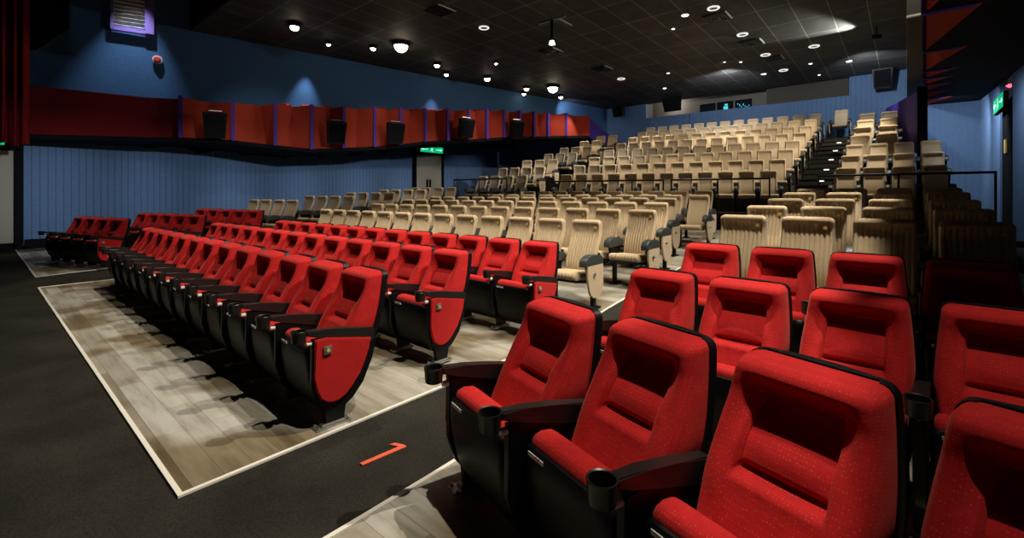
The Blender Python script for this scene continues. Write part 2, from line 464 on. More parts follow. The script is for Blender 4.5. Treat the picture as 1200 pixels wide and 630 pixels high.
def beige_arm():
    bm = bmesh.new()
    prof = [(-0.355, 0.55), (-0.355, 0.60), (-0.32, 0.645), (-0.24, 0.675), (-0.12, 0.682), (0.0, 0.668), (0.07, 0.635), (0.09, 0.585), (0.05, 0.552), (-0.15, 0.545), (-0.32, 0.54)]
    loft_profile(bm, prof, 0.048, nx=4, edge=0.03)
    return finish('padded armrest', bm, 'grey_arm', angle=60)

def beige_stand():
    bm = bmesh.new()
    add_prism(bm, [(-0.28, 0.56), (0.04, 0.56), (0.02, 0.44), (-0.03, 0.32), (-0.08, 0.25), (-0.16, 0.25), (-0.22, 0.36)], 'X', -0.02, 0.02, bev=0.006)
    add_box(bm, (0, -0.10, 0.15), (0.05, 0.07, 0.26), bev=0.006)
    add_box(bm, (0, -0.08, 0.012), (0.09, 0.22, 0.02), bev=0.004)
    return finish('pedestal', bm, 'black', angle=40)

def badge():
    bm = bmesh.new()
    add_cyl(bm, (0.145, 0.185, 0.985), (0.145, 0.216, 0.985), 0.018, seg=16)
    return finish('badge', bm, 'brass')

def lock_knob(sx):
    bm = bmesh.new()
    add_cyl(bm, (sx * 0.0, -0.16, 0.44), (sx * 0.014, -0.16, 0.44), 0.026, 0.022, seg=16)
    add_box(bm, (sx * 0.02, -0.16, 0.44), (0.014, 0.016, 0.034), bev=0.003)
    return finish('lock', bm, 'steel')

RM = dict(backrest=red_upholstery(), back_shell=red_shell(), cushion=red_cushion(), pan=red_pan(), tag=pan_tag(), arm=red_arm(), cup=red_cup(), stand=red_stand(), foot=foot_plate(), knob=knob_mesh())
RP = [(-0.078, 0.602), (-0.080, 0.36), (-0.068, 0.27), (-0.040, 0.21), (0.0, 0.178), (0.045, 0.166), (0.09, 0.172), (0.135, 0.195), (0.18, 0.24), (0.225, 0.305), (0.265, 0.385), (0.298, 0.47), (0.318, 0.535), (0.0, 0.602)]
for s in (1, -1):
    RM['panel', s] = side_panel(RP, 'red', s); RM['plate', s] = number_plate(s, 0.0, 0.525)
    RM['pshell', s] = None
BM = dict(backrest=beige_back(), far=beige_back_far(), cushion=beige_cushion(), cushion_far=beige_cushion(False), pan=beige_pan(), arm=beige_arm(), stand=beige_stand(), badge=badge())
BP = shield(-0.315, 0.075, 0.56, 0.56, 0.14, 0.02)
for s in (1, -1):
    BM['panel', s] = side_panel(BP, 'beige', s); BM['lock', s] = lock_knob(s)

PROTO = {}
def make_seat(kind, lod, extra_left, panel_r, panel_l, half):
    """kind red / beige; each seat carries the armrest on its +X side, the last of a row both"""
    t = empty('cinema_seat')
    if kind == 'red':
        obj('backrest', RM['backrest'], t)
        obj('back_shell', RM['back_shell'], t)
        c = obj('seat_cushion', RM['cushion'], t)
        if lod < 2:
            p = obj('seat_pan', RM['pan'], t); obj('number_strip', RM['tag'], p)
        def side(sx):
            a = obj('armrest', RM['arm'], t, (sx * half, 0, 0)); obj('cup_holder', RM['cup'], a)
            s = obj('pedestal', RM['stand'], t, (sx * half, 0, 0))
            if lod == 0: obj('foot_plate', RM['foot'], s); obj('knob', RM['knob'], s)
        def pan(sx):
            q = obj('side_panel', RM['panel', sx], t, (sx * (half + 0.022), 0, 0)); obj('number_plate', RM['plate', sx], q, (sx * 0.028, 0, 0))
        if lod < 2:
            side(1)
            if extra_left: side(-1)
            if panel_r: pan(1)
            if panel_l: pan(-1)
    else:
        obj('backrest', BM['backrest'] if lod == 0 else BM['far'], t)
        obj('seat_cushion', BM['cushion'] if lod == 0 else BM['cushion_far'], t)
        if lod == 0:
            obj('seat_pan', BM['pan'], t); obj('badge', BM['badge'], t)
        def side(sx):
            obj('armrest', BM['arm'], t, (sx * half, 0, 0)); obj('pedestal', BM['stand'], t, (sx * half, 0, 0))
        side(1)
        if extra_left: side(-1)
        if panel_r or panel_l:
            for on, sx in ((panel_r, 1), (panel_l, -1)):
                if on:
                    q = obj('side_panel', BM['panel', sx], t, (sx * (half + 0.02), 0, 0)); obj('lock_knob', BM['lock', sx], q, (sx * 0.028, 0, 0))
    return t

def dup(root):
    r = root.copy(); COL.objects.link(r)
    for ch in list(root.children):
        c = ch.copy(); COL.objects.link(c); c.parent = r
        for g in list(ch.children):
            d = g.copy(); COL.objects.link(d); d.parent = c
    return r

def seat(kind, lod, el, pr, pl, half, loc, rz, label, group, sx=1.0):
    k = (kind, lod, el, pr, pl, round(half, 3))
    if k not in PROTO:
        o = make_seat(*k); PROTO[k] = o
    else: o = dup(PROTO[k])
    o.location = loc; o.rotation_euler = (0, 0, rz); o.scale = (sx, 1, 1)
    tag(o, label, 'seat', group)
    return o

ORD = ['first', 'second', 'third', 'fourth', 'fifth', 'sixth', 'seventh', 'eighth', 'ninth', 'tenth', 'eleventh', 'twelfth', 'thirteenth', 'fourteenth', 'fifteenth', 'sixteenth', 'seventeenth', 'eighteenth', 'nineteenth', 'twentieth']
def row(kind, R, L, n, z, rowname, aisle, group, lod=0, pr=True, pl=False, skip=(), W=0.565, turn=0.0):
    """n seats between the row's +X end R and its other end L (feet positions); numbered from the named end"""
    R = Vector(R); L = Vector(L); d = (L - R) / n; p = d.length
    rz = math.atan2(-(d.y), -(d.x)) + turn
    for k in range(n):
        if k in skip: continue
        c = R + d * (k + 0.5)
        look = 'red tip-up seat' if kind == 'red' else 'beige ribbed seat'
        lab = f'{look}, {ORD[k]} from {aisle}, {rowname}'
        seat(kind, lod, k == n - 1, pr and k == 0, pl and k == n - 1, W / 2, (c.x, c.y, z), rz, lab, group, sx=p / W)

# ------------------------------------------------------------------ floor heights
MAINZ = [(4.2, 0), (5.1, 0.12), (6.3, 0.23), (7.4, 0.32), (8.6, 0.39), (9.8, 0.45), (11.0, 0.55), (12.0, 0.66)]
LEFTZ = [(1.0, 0.05), (2.9, 0.09), (4.15, 0.17), (5.35, 0.30), (6.6, 0.40), (7.8, 0.50), (9.0, 0.60), (10.2, 0.68), (12, 0.72)]
RIGHTZ = [(1.4, -0.0), (2.7, 0.03), (3.9, 0.12), (5.1, 0.24), (6.2, 0.32), (7.35, 0.40), (8.5, 0.49), (9.7, 0.56), (12, 0.68)]
def fz(x, y):
    m = interp(MAINZ, y)
    a = sstep(-2.8, -1.9, x); b = sstep(-10.5, -12.0, x) if False else 1 - sstep(-12.0, -10.6, x)
    l = interp(LEFTZ, y) * sstep(0.0, 1.2, y)
    return m + (interp(RIGHTZ, y) - m) * a + (l - m) * b

# ------------------------------------------------------------------ seats: lower stalls, middle block
XR = [-2.94, -3.24, -3.00]
YR = [1.53, 2.72, 3.90]
for k in range(3):
    row('red', (XR[k], YR[k]), (XR[k] - 13 * 0.556, YR[k] + (0.0, -0.05, -0.1)[k]), 13, fz(-6, YR[k]) + (0, 0.015, 0.02)[k],
        ('front red row, middle block', 'second red row, middle block', 'third red row, middle block')[k], 'numbered aisle',
        'red seats of the middle block', lod=0, pr=True, pl=True, turn=(-0.06, -0.03, -0.02)[k])
XB = [-2.96, -2.73, -2.99, -3.30, -3.05, -3.32]
YB = [5.1, 6.3, 7.4, 8.6, 9.75, 10.85]
for k in range(6):
    row('beige', (XB[k], YB[k]), (XB[k] - (13, 13, 13, 13, 11, 10)[k] * 0.568, YB[k] - 0.1), (13, 13, 13, 13, 11, 10)[k], fz(-6, YB[k]), f'{ORD[k]} beige row, middle lower block', 'numbered aisle',
        'beige seats of the middle block', lod=0 if k < 3 else 1, pr=True, pl=True)
# block across the second aisle, by the blue wall
LB = [(-11.95, 1.62, 4, 0.235), (-11.85, 2.95, 5, 0.235), (-11.80, 4.15, 5, 0.22), (-12.1, 5.35, 4, 0.2), (-11.45, 6.6, 4, 0.18), (-11.3, 7.8, 4, 0.16), (-11.35, 9.0, 4, 0.14), (-11.3, 10.2, 4, 0.12)]
for k, (x, y, n, a) in enumerate(LB):
    L = n * 0.565
    row('red' if k < 3 else 'beige', (x, y), (x - L * math.cos(a), y - L * math.sin(a)), n, fz(x - 0.8, y) + 0.01,
        (f'{ORD[k]} red row, block by the blue wall' if k < 3 else f'{ORD[k-3]} beige row, block by the blue wall'), 'middle aisle',
        'seats of the block by the blue wall', lod=0 if k < 5 else 1, pr=True, pl=True)
# near block, on the other side of the numbered aisle
RB = [(0.47, 1.27, -1.785, 1.64, -0.13), (0.60, 2.72, -1.62, 2.74, -0.05), (0.60, 3.93, -1.63, 3.93, 0)]
for k, (x, y, x2, y2, tn) in enumerate(RB):
    row('red', (x, y), (x2, y2), 4, fz(-0.5, y), ('front red row, near block', 'second red row, near block', 'third red row, near block')[k], 'unlit end of row',
        'red seats of the near block', pr=False, pl=True, turn=tn)
for k, y in enumerate([5.1, 6.2, 7.35, 8.5, 9.7]):
    row('beige', (0.72, y), (0.72 - 4 * 0.585, y), 4, fz(-0.5, y), f'{ORD[k]} beige row, near lower block', 'unlit end of row',
        'beige seats of the near block', lod=0, pr=False, pl=True)
# steep upper block
for k in range(8):
    z = 1.07 + 0.357 * k
    n = 12 if k < 4 else 13
    xl = [-8.3, -8.6, -8.75, -8.85, -8.95, -9.05, -9.2, -9.35][k]
    row('beige', (-2.42, 13.2 + 1.11 * k), (xl, 11.8 + 1.22 * k), n, z, f'{ORD[k]} row of steep middle block', 'lit stairs',
        'beige seats of the steep upper middle block', lod=1, pr=True, pl=True)
    if k < 7:
        row('beige', (0.70 if k < 3 else -0.14, 12.9 + 1.12 * k), (-1.32, 12.9 + 1.12 * k), 4 if k < 3 else 2, z, f'{ORD[k]} row of steep block across the stairs', 'pillar end',
            'beige seats across the lit stairs', lod=1, pr=False, pl=True, skip=(), W=0.565)
LS = [(-9.1, 11.25, -11.3, 11.1, 4), (-9.55, 12.8, -11.75, 12.65, 4), (-9.95, 14.2, -11.6, 13.9, 3), (-10.0, 15.6, -11.65, 15.4, 3), (-10.1, 16.9, -11.75, 16.7, 3), (-10.25, 18.0, -11.4, 17.8, 2), (-10.15, 19.3, -11.3, 19.1, 2)]
for k, (x, y, x2, y2, n) in enumerate(LS):
    row('beige', (x, y), (x2, y2), n, 1.07 + 0.357 * k, f'{ORD[k]} row of small steep block', 'middle block',
        'beige seats of the small steep block', lod=1, pr=True, pl=False)
seat('beige', 1, True, True, True, 0.2825, (-1.88, 21.0, 3.62), 0, 'single beige seat standing alone at the head of the lit stairs', None)

# ------------------------------------------------------------------ floor
def st(name, me, **kw):
    o = obj(name, me, **kw); o['kind'] = 'structure'; return o

def sheet(bm, x0, x1, y0, y1, dz, thick, step=0.6):
    nx = max(1, int((x1 - x0) / step)); ny = max(1, int((y1 - y0) / step))
    g = add_grid(bm, lambda u, v: (x0 + (x1 - x0) * u, y0 + (y1 - y0) * v, fz(x0 + (x1 - x0) * u, y0 + (y1 - y0) * v) + dz), nx, ny)
    ring = g[0] + [r[-1] for r in g[1:]] + g[-1][-2::-1] + [r[0] for r in g[-2:0:-1]]
    low = [bm.verts.new(v.co - Vector((0, 0, thick))) for v in ring]
    for i in range(len(ring)):
        bm.faces.new((ring[i], ring[(i + 1) % len(ring)], low[(i + 1) % len(ring)], low[i]))
bm = bmesh.new(); sheet(bm, -19.5, 2.4, -3.0, 12.6, -0.004, 0.3, 0.3); st('floor', finish('floor', bm, 'carpet', angle=60))
areas = [(-10.84, -2.84, 0.70, 11.9), (-18.2, -12.05, 0.74, 10.6), (-1.97, 1.85, 0.62, 11.4)]
for i, a in enumerate(areas):
    bm = bmesh.new(); sheet(bm, *a, 0.003, 0.02, 0.3)
    o = st('floor_area', finish('vinyl floor', bm, 'vinyl', angle=60))
def strip(bm, x0, x1, y0, y1):
    sheet(bm, x0, x1, y0, y1, 0.010, 0.012, 0.5)
for i, (x0, x1, y0, y1) in enumerate([(-10.86, -2.82, 0.675, 0.70), (-2.845, -2.82, 0.70, 9.0), (-10.865, -10.835, 0.70, 6.0), (-18.2, -12.03, 0.715, 0.74), (-12.055, -12.03, 0.74, 5.0), (-1.99, -1.965, 0.6, 9.0)]):
    bm = bmesh.new(); strip(bm, x0, x1, y0, y1); st(f'trim_{i+1}', finish('floor trim', bm, 'trimwhite', smooth=False))
# orange row number on the aisle
bm = bmesh.new()
add_prism(bm, [(-2.385, 1.44), (-2.355, 1.44), (-2.325, 1.72), (-2.350, 1.725), (-2.415, 1.70), (-2.425, 1.665), (-2.363, 1.690)], 'Z', 0.001, 0.006)
tag(obj('floor_number', finish('one', bm, 'orange', smooth=False)), 'orange number 1 painted on the black aisle carpet', 'floor number')

# ------------------------------------------------------------------ steep tiers, stairs
for k in range(8):
    z = 1.07 + 0.357 * k
    bm = bmesh.new()
    yl = 11.0 + 1.22 * k; yr = 12.42 + 1.11 * k
    zb = 0.2 if k == 0 else z - 0.36
    add_prism(bm, [(-9.6, yl), (-2.42, yr), (-2.42, 22.3), (-9.6, 22.3)], 'Z', zb, z)
    st('floor_tier', finish('tier', bm, 'carpet', smooth=False))
    bm = bmesh.new()
    add_prism(bm, [(-1.28, 12.35 + 1.12 * k), (0.78 if k < 3 else 0.12, 12.35 + 1.12 * k), (0.78 if k < 3 else 0.12, 22.2), (-1.28, 22.2)], 'Z', zb, z)
    st('floor_tier', finish('tier', bm, 'carpet', smooth=False))
    yy = [10.55, 12.1, 13.5, 14.9, 16.2, 17.3, 18.6, 20.0][k]
    bm = bmesh.new()
    add_prism(bm, [(-12.2, yy), (-9.62, yy + 0.1), (-9.62, 22.3), (-12.2, 22.3)], 'Z', zb, z)
    st('floor_tier', finish('tier', bm, 'carpet', smooth=False))
stairs = empty('staircase'); tag(stairs, 'black carpeted stairs with white lit markers between the two steep blocks', 'stairs')
for k in range(15):
    z = 0.9 + 0.1785 * k + 0.17
    y = 12.45 + 0.555 * k
    bm = bmesh.new()
    h = 0.42 if k == 0 else 0.18; add_box(bm, (-1.865, (y + 22.1) / 2, z - h / 2), (0.90, 22.1 - y, h))
    s = obj('step', finish('step', bm, 'carpet', smooth=False), stairs)
    bm = bmesh.new(); add_box(bm, (-1.865, y - 0.008, z - 0.008), (0.94, 0.03, 0.025), bev=0.004)
    obj('nosing', finish('nosing', bm, 'arm'), s)
    if k % 2 == 1:
        bm = bmesh.new(); add_box(bm, (-1.80, y - 0.014, z - 0.06), (0.13, 0.02, 0.035), bev=0.004)
        obj('step_light', finish('step light', bm, 'steplight'), s)

def rail(name, pts, zb, zt, posts, label):
    t = empty(name, (pts[0][0], pts[0][1], zb)); tag(t, label, 'railing')
    base = Vector((pts[0][0], pts[0][1], zb))
    bm = bmesh.new()
    a, b = Vector((*pts[0], zt)) - base, Vector((*pts[1], zt)) - base
    add_cyl(bm, a, b, 0.024, seg=12)
    for e in (a, b): bmesh.ops.create_uvsphere(bm, u_segments=12, v_segments=8, radius=0.024, matrix=Matrix.Translation(e))
    obj('top_rail', finish('rail', bm, 'arm'), t)
    for k in range(posts):
        f = k / (posts - 1); p = a.lerp(b, f)
        bm = bmesh.new(); add_cyl(bm, (p.x, p.y, 0), (p.x, p.y, p.z), 0.02, seg=12)
        add_cyl(bm, (p.x, p.y, 0), (p.x, p.y, 0.015), 0.05, seg=16)
        obj('post', finish('post', bm, 'arm'), t)
rail('hand_rail', [(-8.2, 11.28), (-4.95, 12.0)], 0.6, 1.92, 5, 'black tubular hand rail along the foot of the upper middle block, longer of two')
rail('hand_rail', [(-4.75, 12.04), (-2.5, 12.4)], 0.6, 1.92, 3, 'black tubular hand rail ending beside the lit stairs')
rail('hand_rail', [(-1.5, 12.25), (1.24, 12.25)], 0.6, 1.95, 3, 'black hand rail crossing in front of the steep block near the far wall corner')
rail('hand_rail', [(-11.7, 10.62), (-9.35, 10.66)], 0.6, 2.02, 3, 'dark hand rail in front of the small steep block by the exit door')
bm = bmesh.new(); 
for z in (0.98, 1.17): add_cyl(bm, (-2.15, 12.15, z), (-1.55, 12.15, z), 0.012, seg=8)
for x in (-2.15, -1.55): add_cyl(bm, (x, 12.15, 0.66), (x, 12.15, 1.17), 0.012, seg=8)
tag(obj('step_barrier', finish('barrier', bm, 'arm')), 'small black tubular frame standing at the foot of the lit stairs', 'barrier')

# ------------------------------------------------------------------ walls
def pleat(p0, p1, z0, z1, pitch=0.16, amp=0.02, side=1):
    """saw-tooth cladding standing on a line in plan"""
    p0, p1 = Vector(p0), Vector(p1); d = p1 - p0; L = d.length; d.normalize(); n = Vector((-d.y, d.x)) * side
    pts = []; s = 0
    while s < L - 1e-3:
        pts.append(p0 + d * s); pts.append(p0 + d * min(L, s + pitch * 0.86) + n * amp); s += pitch
    pts.append(p1); pts.append(p1 - n * 0.12); pts.append(p0 - n * 0.12)
    bm = bmesh.new(); add_prism(bm, [(p.x, p.y) for p in pts], 'Z', z0, z1)
    return finish('cladding', bm, 'blue', smooth=False)
# line direction chosen so the normal points into the hall
st('wall_left', pleat((-18.4, 22.3), (-18.4, 0.87), 0.28, 5.3, side=1))
bm = bmesh.new(); add_box(bm, (-18.42, 11.6, 0.17), (0.18, 21.4, 0.26), bev=0.01); st('baseboard_left', finish('base', bm, 'dark'))
bm = bmesh.new(); add_box(bm, (-18.6, -1.3, 3.2), (0.3, 4.34, 6.6)); st('wall_left_front', finish('wall', bm, 'dark', smooth=False))
# upper side wall above the balcony
for q in range(9):
    y0, y1 = 0.2 + 22.1 * q / 9, 0.2 + 22.1 * (q + 1) / 9
    x0, x1 = -18.15 + (y0 - 0.2) * 0.2635, -18.15 + (y1 - 0.2) * 0.2635
    bm = bmesh.new(); add_prism(bm, [(x0 - 0.3, y0), (x0, y0), (x1, y1), (x1 - 0.3, y1)], 'Z', 3.9 + 0.1 * q, 9.2 if q < 2 else 7.2)
    st('wall_left_upper', finish('upper wall', bm, 'blue_up', smooth=False))
# back wall: cladding round the booth opening
st('wall_back', pleat((2.0, 22.3), (-18.4, 22.3), 0.0, 5.40, side=1))
st('wall_back_corner', pleat((2.0, 22.3), (-1.72, 22.3), 5.40, 6.6, side=1))
st('wall_back_end', pleat((-10.11, 22.3), (-18.4, 22.3), 5.40, 6.6, side=1))
bm = bmesh.new(); add_box(bm, (-5.9, 23.3, 5.8), (9.4, 0.15, 1.4)); add_box(bm, (-5.9, 22.9, 5.36), (9.4, 0.9, 0.08)); add_box(bm, (-10.2, 22.85, 5.9), (0.1, 0.9, 1.2)); add_box(bm, (-1.64, 22.85, 5.9), (0.1, 0.9, 1.2))
st('wall_booth', finish('booth wall', bm, 'boothwall', smooth=False))
bm = bmesh.new(); add_box(bm, (-3.2, 22.55, 5.8), (2.9, 0.1, 0.85)); st('wall_booth_panel', finish('panel', bm, 'brown', smooth=False))
for i, (x, lit) in enumerate([(-7.35, 0), (-6.55, 1), (-5.75, 2)]):
    w = empty(f'window_{i+1}', (x, 23.2, 5.62)); w['kind'] = 'structure'
    bm = bmesh.new(); add_box(bm, (0, 0, 0), (0.62, 0.05, 0.50)); obj('window_glass', finish('glass', bm, 'glass', smooth=False), w)
    bm = bmesh.new()
    for sx in (-0.33, 0.33): add_box(bm, (sx, -0.02, 0), (0.05, 0.08, 0.58), bev=0.005)
    for sz in (-0.27, 0.27): add_box(bm, (0, -0.02, sz), (0.66, 0.08, 0.05), bev=0.005)
    obj('window_frame', finish('frame', bm, 'dark'), w)
    if lit:
        bm = bmesh.new()
        if lit == 1: add_box(bm, (0.03, -0.03, -0.05), (0.20, 0.02, 0.26)); add_box(bm, (0.05, -0.03, 0.15), (0.14, 0.02, 0.08))
        else:
            for q in range(7): add_box(bm, (-0.24 + 0.08 * q, -0.03, 0.12 - 0.05 * (q % 3) - 0.02 * q), (0.03, 0.02, 0.05 + 0.05 * (q % 2)))
        obj('booth_screen', finish('screen', bm, 'cyan', smooth=False), w)
# right wall
st('wall_right', pleat((1.9, 15.96), (1.9, -3.0), 0.0, 5.0, side=-1))
st('wall_right_far', pleat((1.9, 22.3), (1.9, 17.78), 0.0, 5.0, side=-1))
bm = bmesh.new(); add_box(bm, (2.1, 10, 7.0), (0.3, 26, 4.2)); add_box(bm, (2.25, 16.9, 2.5), (0.1, 2.0, 5.0)); st('wall_right_upper', finish('upper', bm, 'dark', smooth=False))
bm = bmesh.new(); add_box(bm, (-8, -3.1, 4.5), (21.5, 0.2, 9)); st('wall_front', finish('front', bm, 'dark', smooth=False))
# purple side slabs at the head of each balcony
bm = bmesh.new()
vs = [(-0.60, 22.25, 3.4), (0.26, 16.4, 2.6), (0.26, 16.4, 4.30), (-0.60, 22.25, 4.75)]
def slab(bm, vs, off):
    a = [bm.verts.new(v) for v in vs]; b = [bm.verts.new(Vector(v) + Vector(off)) for v in vs]; n = len(vs)
    bm.faces.new(a); bm.faces.new(b)
    for i in range(n): bm.faces.new((a[i], a[(i + 1) % n], b[(i + 1) % n], b[i]))
slab(bm, vs, (0.12, 0, 0)); st('wall_return_right', finish('purple slab', bm, 'purple', smooth=False))
bm = bmesh.new(); slab(bm, [(-11.63, 19.15, 4.3), (-11.63, 19.15, 5.25), (-12.2, 22.25, 4.75), (-12.2, 22.25, 4.0)], (-0.12, 0, 0)); st('wall_return_left', finish('purple slab', bm, 'purple', smooth=False))

bm = bmesh.new(); add_box(bm, (0.30, 15.9, 2.75), (0.20, 0.3, 3.1), bev=0.01); st('pillar', finish('pillar', bm, 'dark'))
# ------------------------------------------------------------------ ceiling
def cz(y): return 6.789 - 0.03 * y
bm = bmesh.new()
add_prism(bm, [(4.4, cz(4.4)), (22.4, cz(22.4)), (22.4, cz(22.4) + 0.1), (4.4, cz(4.4) + 0.1)], 'X', -18.4, 1.98)
st('ceiling', finish('ceiling', bm, 'ceiling', smooth=False))
bm = bmesh.new(); add_box(bm, (-8.2, 0.8, 8.9), (20.8, 7.8, 0.2)); add_box(bm, (-8.2, 4.46, 7.8), (20.8, 0.1, 2.2)); st('ceiling_front', finish('ceiling front', bm, 'dark', smooth=False))
bm = bmesh.new(); add_prism(bm, [(-0.5, 4.6), (1.1, 5.45), (3.3, 7.95), (3.3, 8.8), (-0.5, 8.8)], 'X', -18.1, -17.75); st('ceiling_header', finish('header', bm, 'dark', smooth=False))
# bulkhead by the far end
bm = bmesh.new(); add_box(bm, (0.17, 17.2, 5.8), (0.34, 10.2, 1.5)); st('trim_7', finish('bulkhead', bm, 'brown', smooth=False))
bm = bmesh.new(); add_box(bm, (0.17, 12.06, 5.06), (0.36, 0.06, 0.05), bev=0.01); st('trim_8', finish('bulkhead edge', bm, 'white'))

# ------------------------------------------------------------------ balconies
PATH = [(-17.32, 0.94, 4.37, 3.10), (-16.60, 3.23, 4.32, 3.17), (-16.36, 3.99, 4.39, 3.22), (-15.97, 5.25, 4.36, 3.21), (-15.62, 6.36, 4.45, 3.13), (-15.30, 7.39, 4.50, 3.06),
        (-14.99, 8.37, 4.56, 3.15), (-14.67, 9.38, 4.64, 3.25), (-14.39, 10.29, 4.70, 3.38), (-14.10, 11.21, 4.76, 3.55), (-13.82, 12.09, 4.86, 3.65), (-13.55, 12.95, 4.93, 3.74),
        (-13.30, 13.75, 5.00, 3.83), (-13.06, 14.54, 5.06, 3.94), (-12.82, 15.30, 5.10, 4.01), (-12.60, 16.00, 5.13, 4.07), (-12.37, 16.73, 5.16, 4.14), (-12.06, 17.71, 5.22, 4.22), (-11.63, 19.09, 5.27, 4.33)]
balc = empty('balcony', (-17.32, 0.94, 0)); tag(balc, 'long faceted red balcony front with purple fins along the blue side wall', 'balcony')
B0 = Vector((-17.32, 0.94, 0))
nrm = Vector((0.954, -0.30, 0)); tan = Vector((0.30, 0.954, 0))
def quad_slab(name, P, m, parent, thick):
    """closed slab from a front polygon list, pushed back by thick along -nrm"""
    bm = bmesh.new()
    front = [[bm.verts.new(Vector(p) - B0) for p in poly] for poly in P]
    for f in front: bm.faces.new(f)
    bmesh.ops.remove_doubles(bm, verts=bm.verts, dist=1e-4)
    g = bmesh.ops.extrude_face_region(bm, geom=list(bm.faces))
    bmesh.ops.translate(bm, verts=[v for v in g['geom'] if isinstance(v, bmesh.types.BMVert)], vec=-nrm * thick)
    return obj(name, finish(name, bm, m, smooth=False), parent)
def PP(i, off, top, f=0.0):
    a = PATH[i]; b = PATH[min(i + 1, len(PATH) - 1)]
    v = Vector((a[0] + (b[0] - a[0]) * f, a[1] + (b[1] - a[1]) * f, (a[2] + (b[2] - a[2]) * f) if top else (a[3] + (b[3] - a[3]) * f)))
    return v + nrm * off
for i in range(len(PATH) - 1):
    if i == 0:
        quad_slab('panel', [[PP(0, 0.0, 0), PP(0, 0.0, 0, 1), PP(0, 0.0, 1, 1), PP(0, 0.0, 1)]], 'balc_dark', balc, 0.12)
    elif i == 1:
        quad_slab('panel', [[PP(1, 0.0, 0), PP(1, -0.16, 0, 0.9), PP(1, -0.16, 1, 0.9), PP(1, 0.0, 1)]], 'balc_dark', balc, 0.12)
    else:
        ct, cb = (0.66, 0.80) if i % 2 else (0.55, 0.50)
        o0, o1, oc = 0.16, 0.22, -0.24
        A, Bt = PP(i, o0, 0, 0.04), PP(i, o0, 1, 0.04)
        Cb, Ct = PP(i, oc, 0, cb), PP(i, oc, 1, ct)
        D, Dt = PP(i, o1, 0, 0.97), PP(i, o1, 1, 0.97)
        if i % 2: polys = [[A, Cb, Bt], [Bt, Cb, Ct], [Ct, Cb, Dt], [Cb, D, Dt]]
        else: polys = [[A, Cb, Ct], [A, Ct, Bt], [Cb, D, Ct], [Ct, D, Dt]]
        quad_slab('panel', polys, 'balc_red', balc, 0.10)
    if i >= 2:
        bm = bmesh.new(); p = PP(i, 0.06, 0); zt, zb = PATH[i][2], PATH[i][3]
        add_box(bm, (p.x - B0.x, p.y - B0.y, (zt + zb) / 2), (0.46, 0.10, zt - zb + 0.06), rz=math.atan2(nrm.y, nrm.x), bev=0.006)
        obj('fin', finish('fin', bm, 'purple'), balc)
# soffit reaching back to the side wall
bm = bmesh.new()
top = []
for i, p in enumerate(PATH):
    a = Vector((p[0], p[1], p[3])) + nrm * 0.10 - B0
    top.append((a, Vector((-18.36 - B0.x, p[1] - B0.y, p[3] + 0.0))))
vv = [[bm.verts.new(a + Vector((0, 0, dz))), bm.verts.new(b + Vector((0, 0, dz)))] and (bm.verts.new(a + Vector((0, 0, dz))), bm.verts.new(b + Vector((0, 0, dz)))) for a, b in top for dz in (0,)]
lo = [(bm.verts.new(a + Vector((0, 0, -0.12))), bm.verts.new(b + Vector((0, 0, -0.12)))) for a, b in top]
for i in range(len(vv) - 1):
    bm.faces.new((vv[i][0], vv[i][1], vv[i + 1][1], vv[i + 1][0])); bm.faces.new((lo[i][0], lo[i][1], lo[i + 1][1], lo[i + 1][0]))
    bm.faces.new((vv[i][0], vv[i + 1][0], lo[i + 1][0], lo[i][0])); bm.faces.new((vv[i][1], vv[i + 1][1], lo[i + 1][1], lo[i][1]))
bm.faces.new((vv[0][0], vv[0][1], lo[0][1], lo[0][0])); bm.faces.new((vv[-1][0], vv[-1][1], lo[-1][1], lo[-1][0]))
for v in [v for v in bm.verts if not v.link_faces]: bm.verts.remove(v)
obj('soffit', finish('soffit', bm, 'dark', smooth=False), balc)
# saw-edged black valance where soffit and wall cladding meet
bm = bmesh.new()
ys = [1.2, 3.5, 4.9, 6.3, 7.75, 9.2, 10.6, 12.1, 13.7, 15.75, 17.4, 19.2, 21.5]
zs_ = [3.05, 3.00, 2.92, 2.91, 2.90, 3.03, 3.18, 3.38, 3.60, 3.95, 4.05, 4.15, 4.3]
pts = [(ys[0], 3.3)]
for y, z, y2, z2 in zip(ys, zs_, ys[1:], zs_[1:]):
    pts += [(y + 0.02, z), (y2 - 0.40, z2 + 0.24)]
pts += [(21.5, 4.3), (21.5, 4.9), (12.0, 4.2), (8, 3.7)]
add_prism(bm, [(a - B0.y, b) for a, b in pts], 'X', -18.30 - B0.x, -18.10 - B0.x)
obj('valance', finish('valance', bm, 'dark', smooth=False), balc)

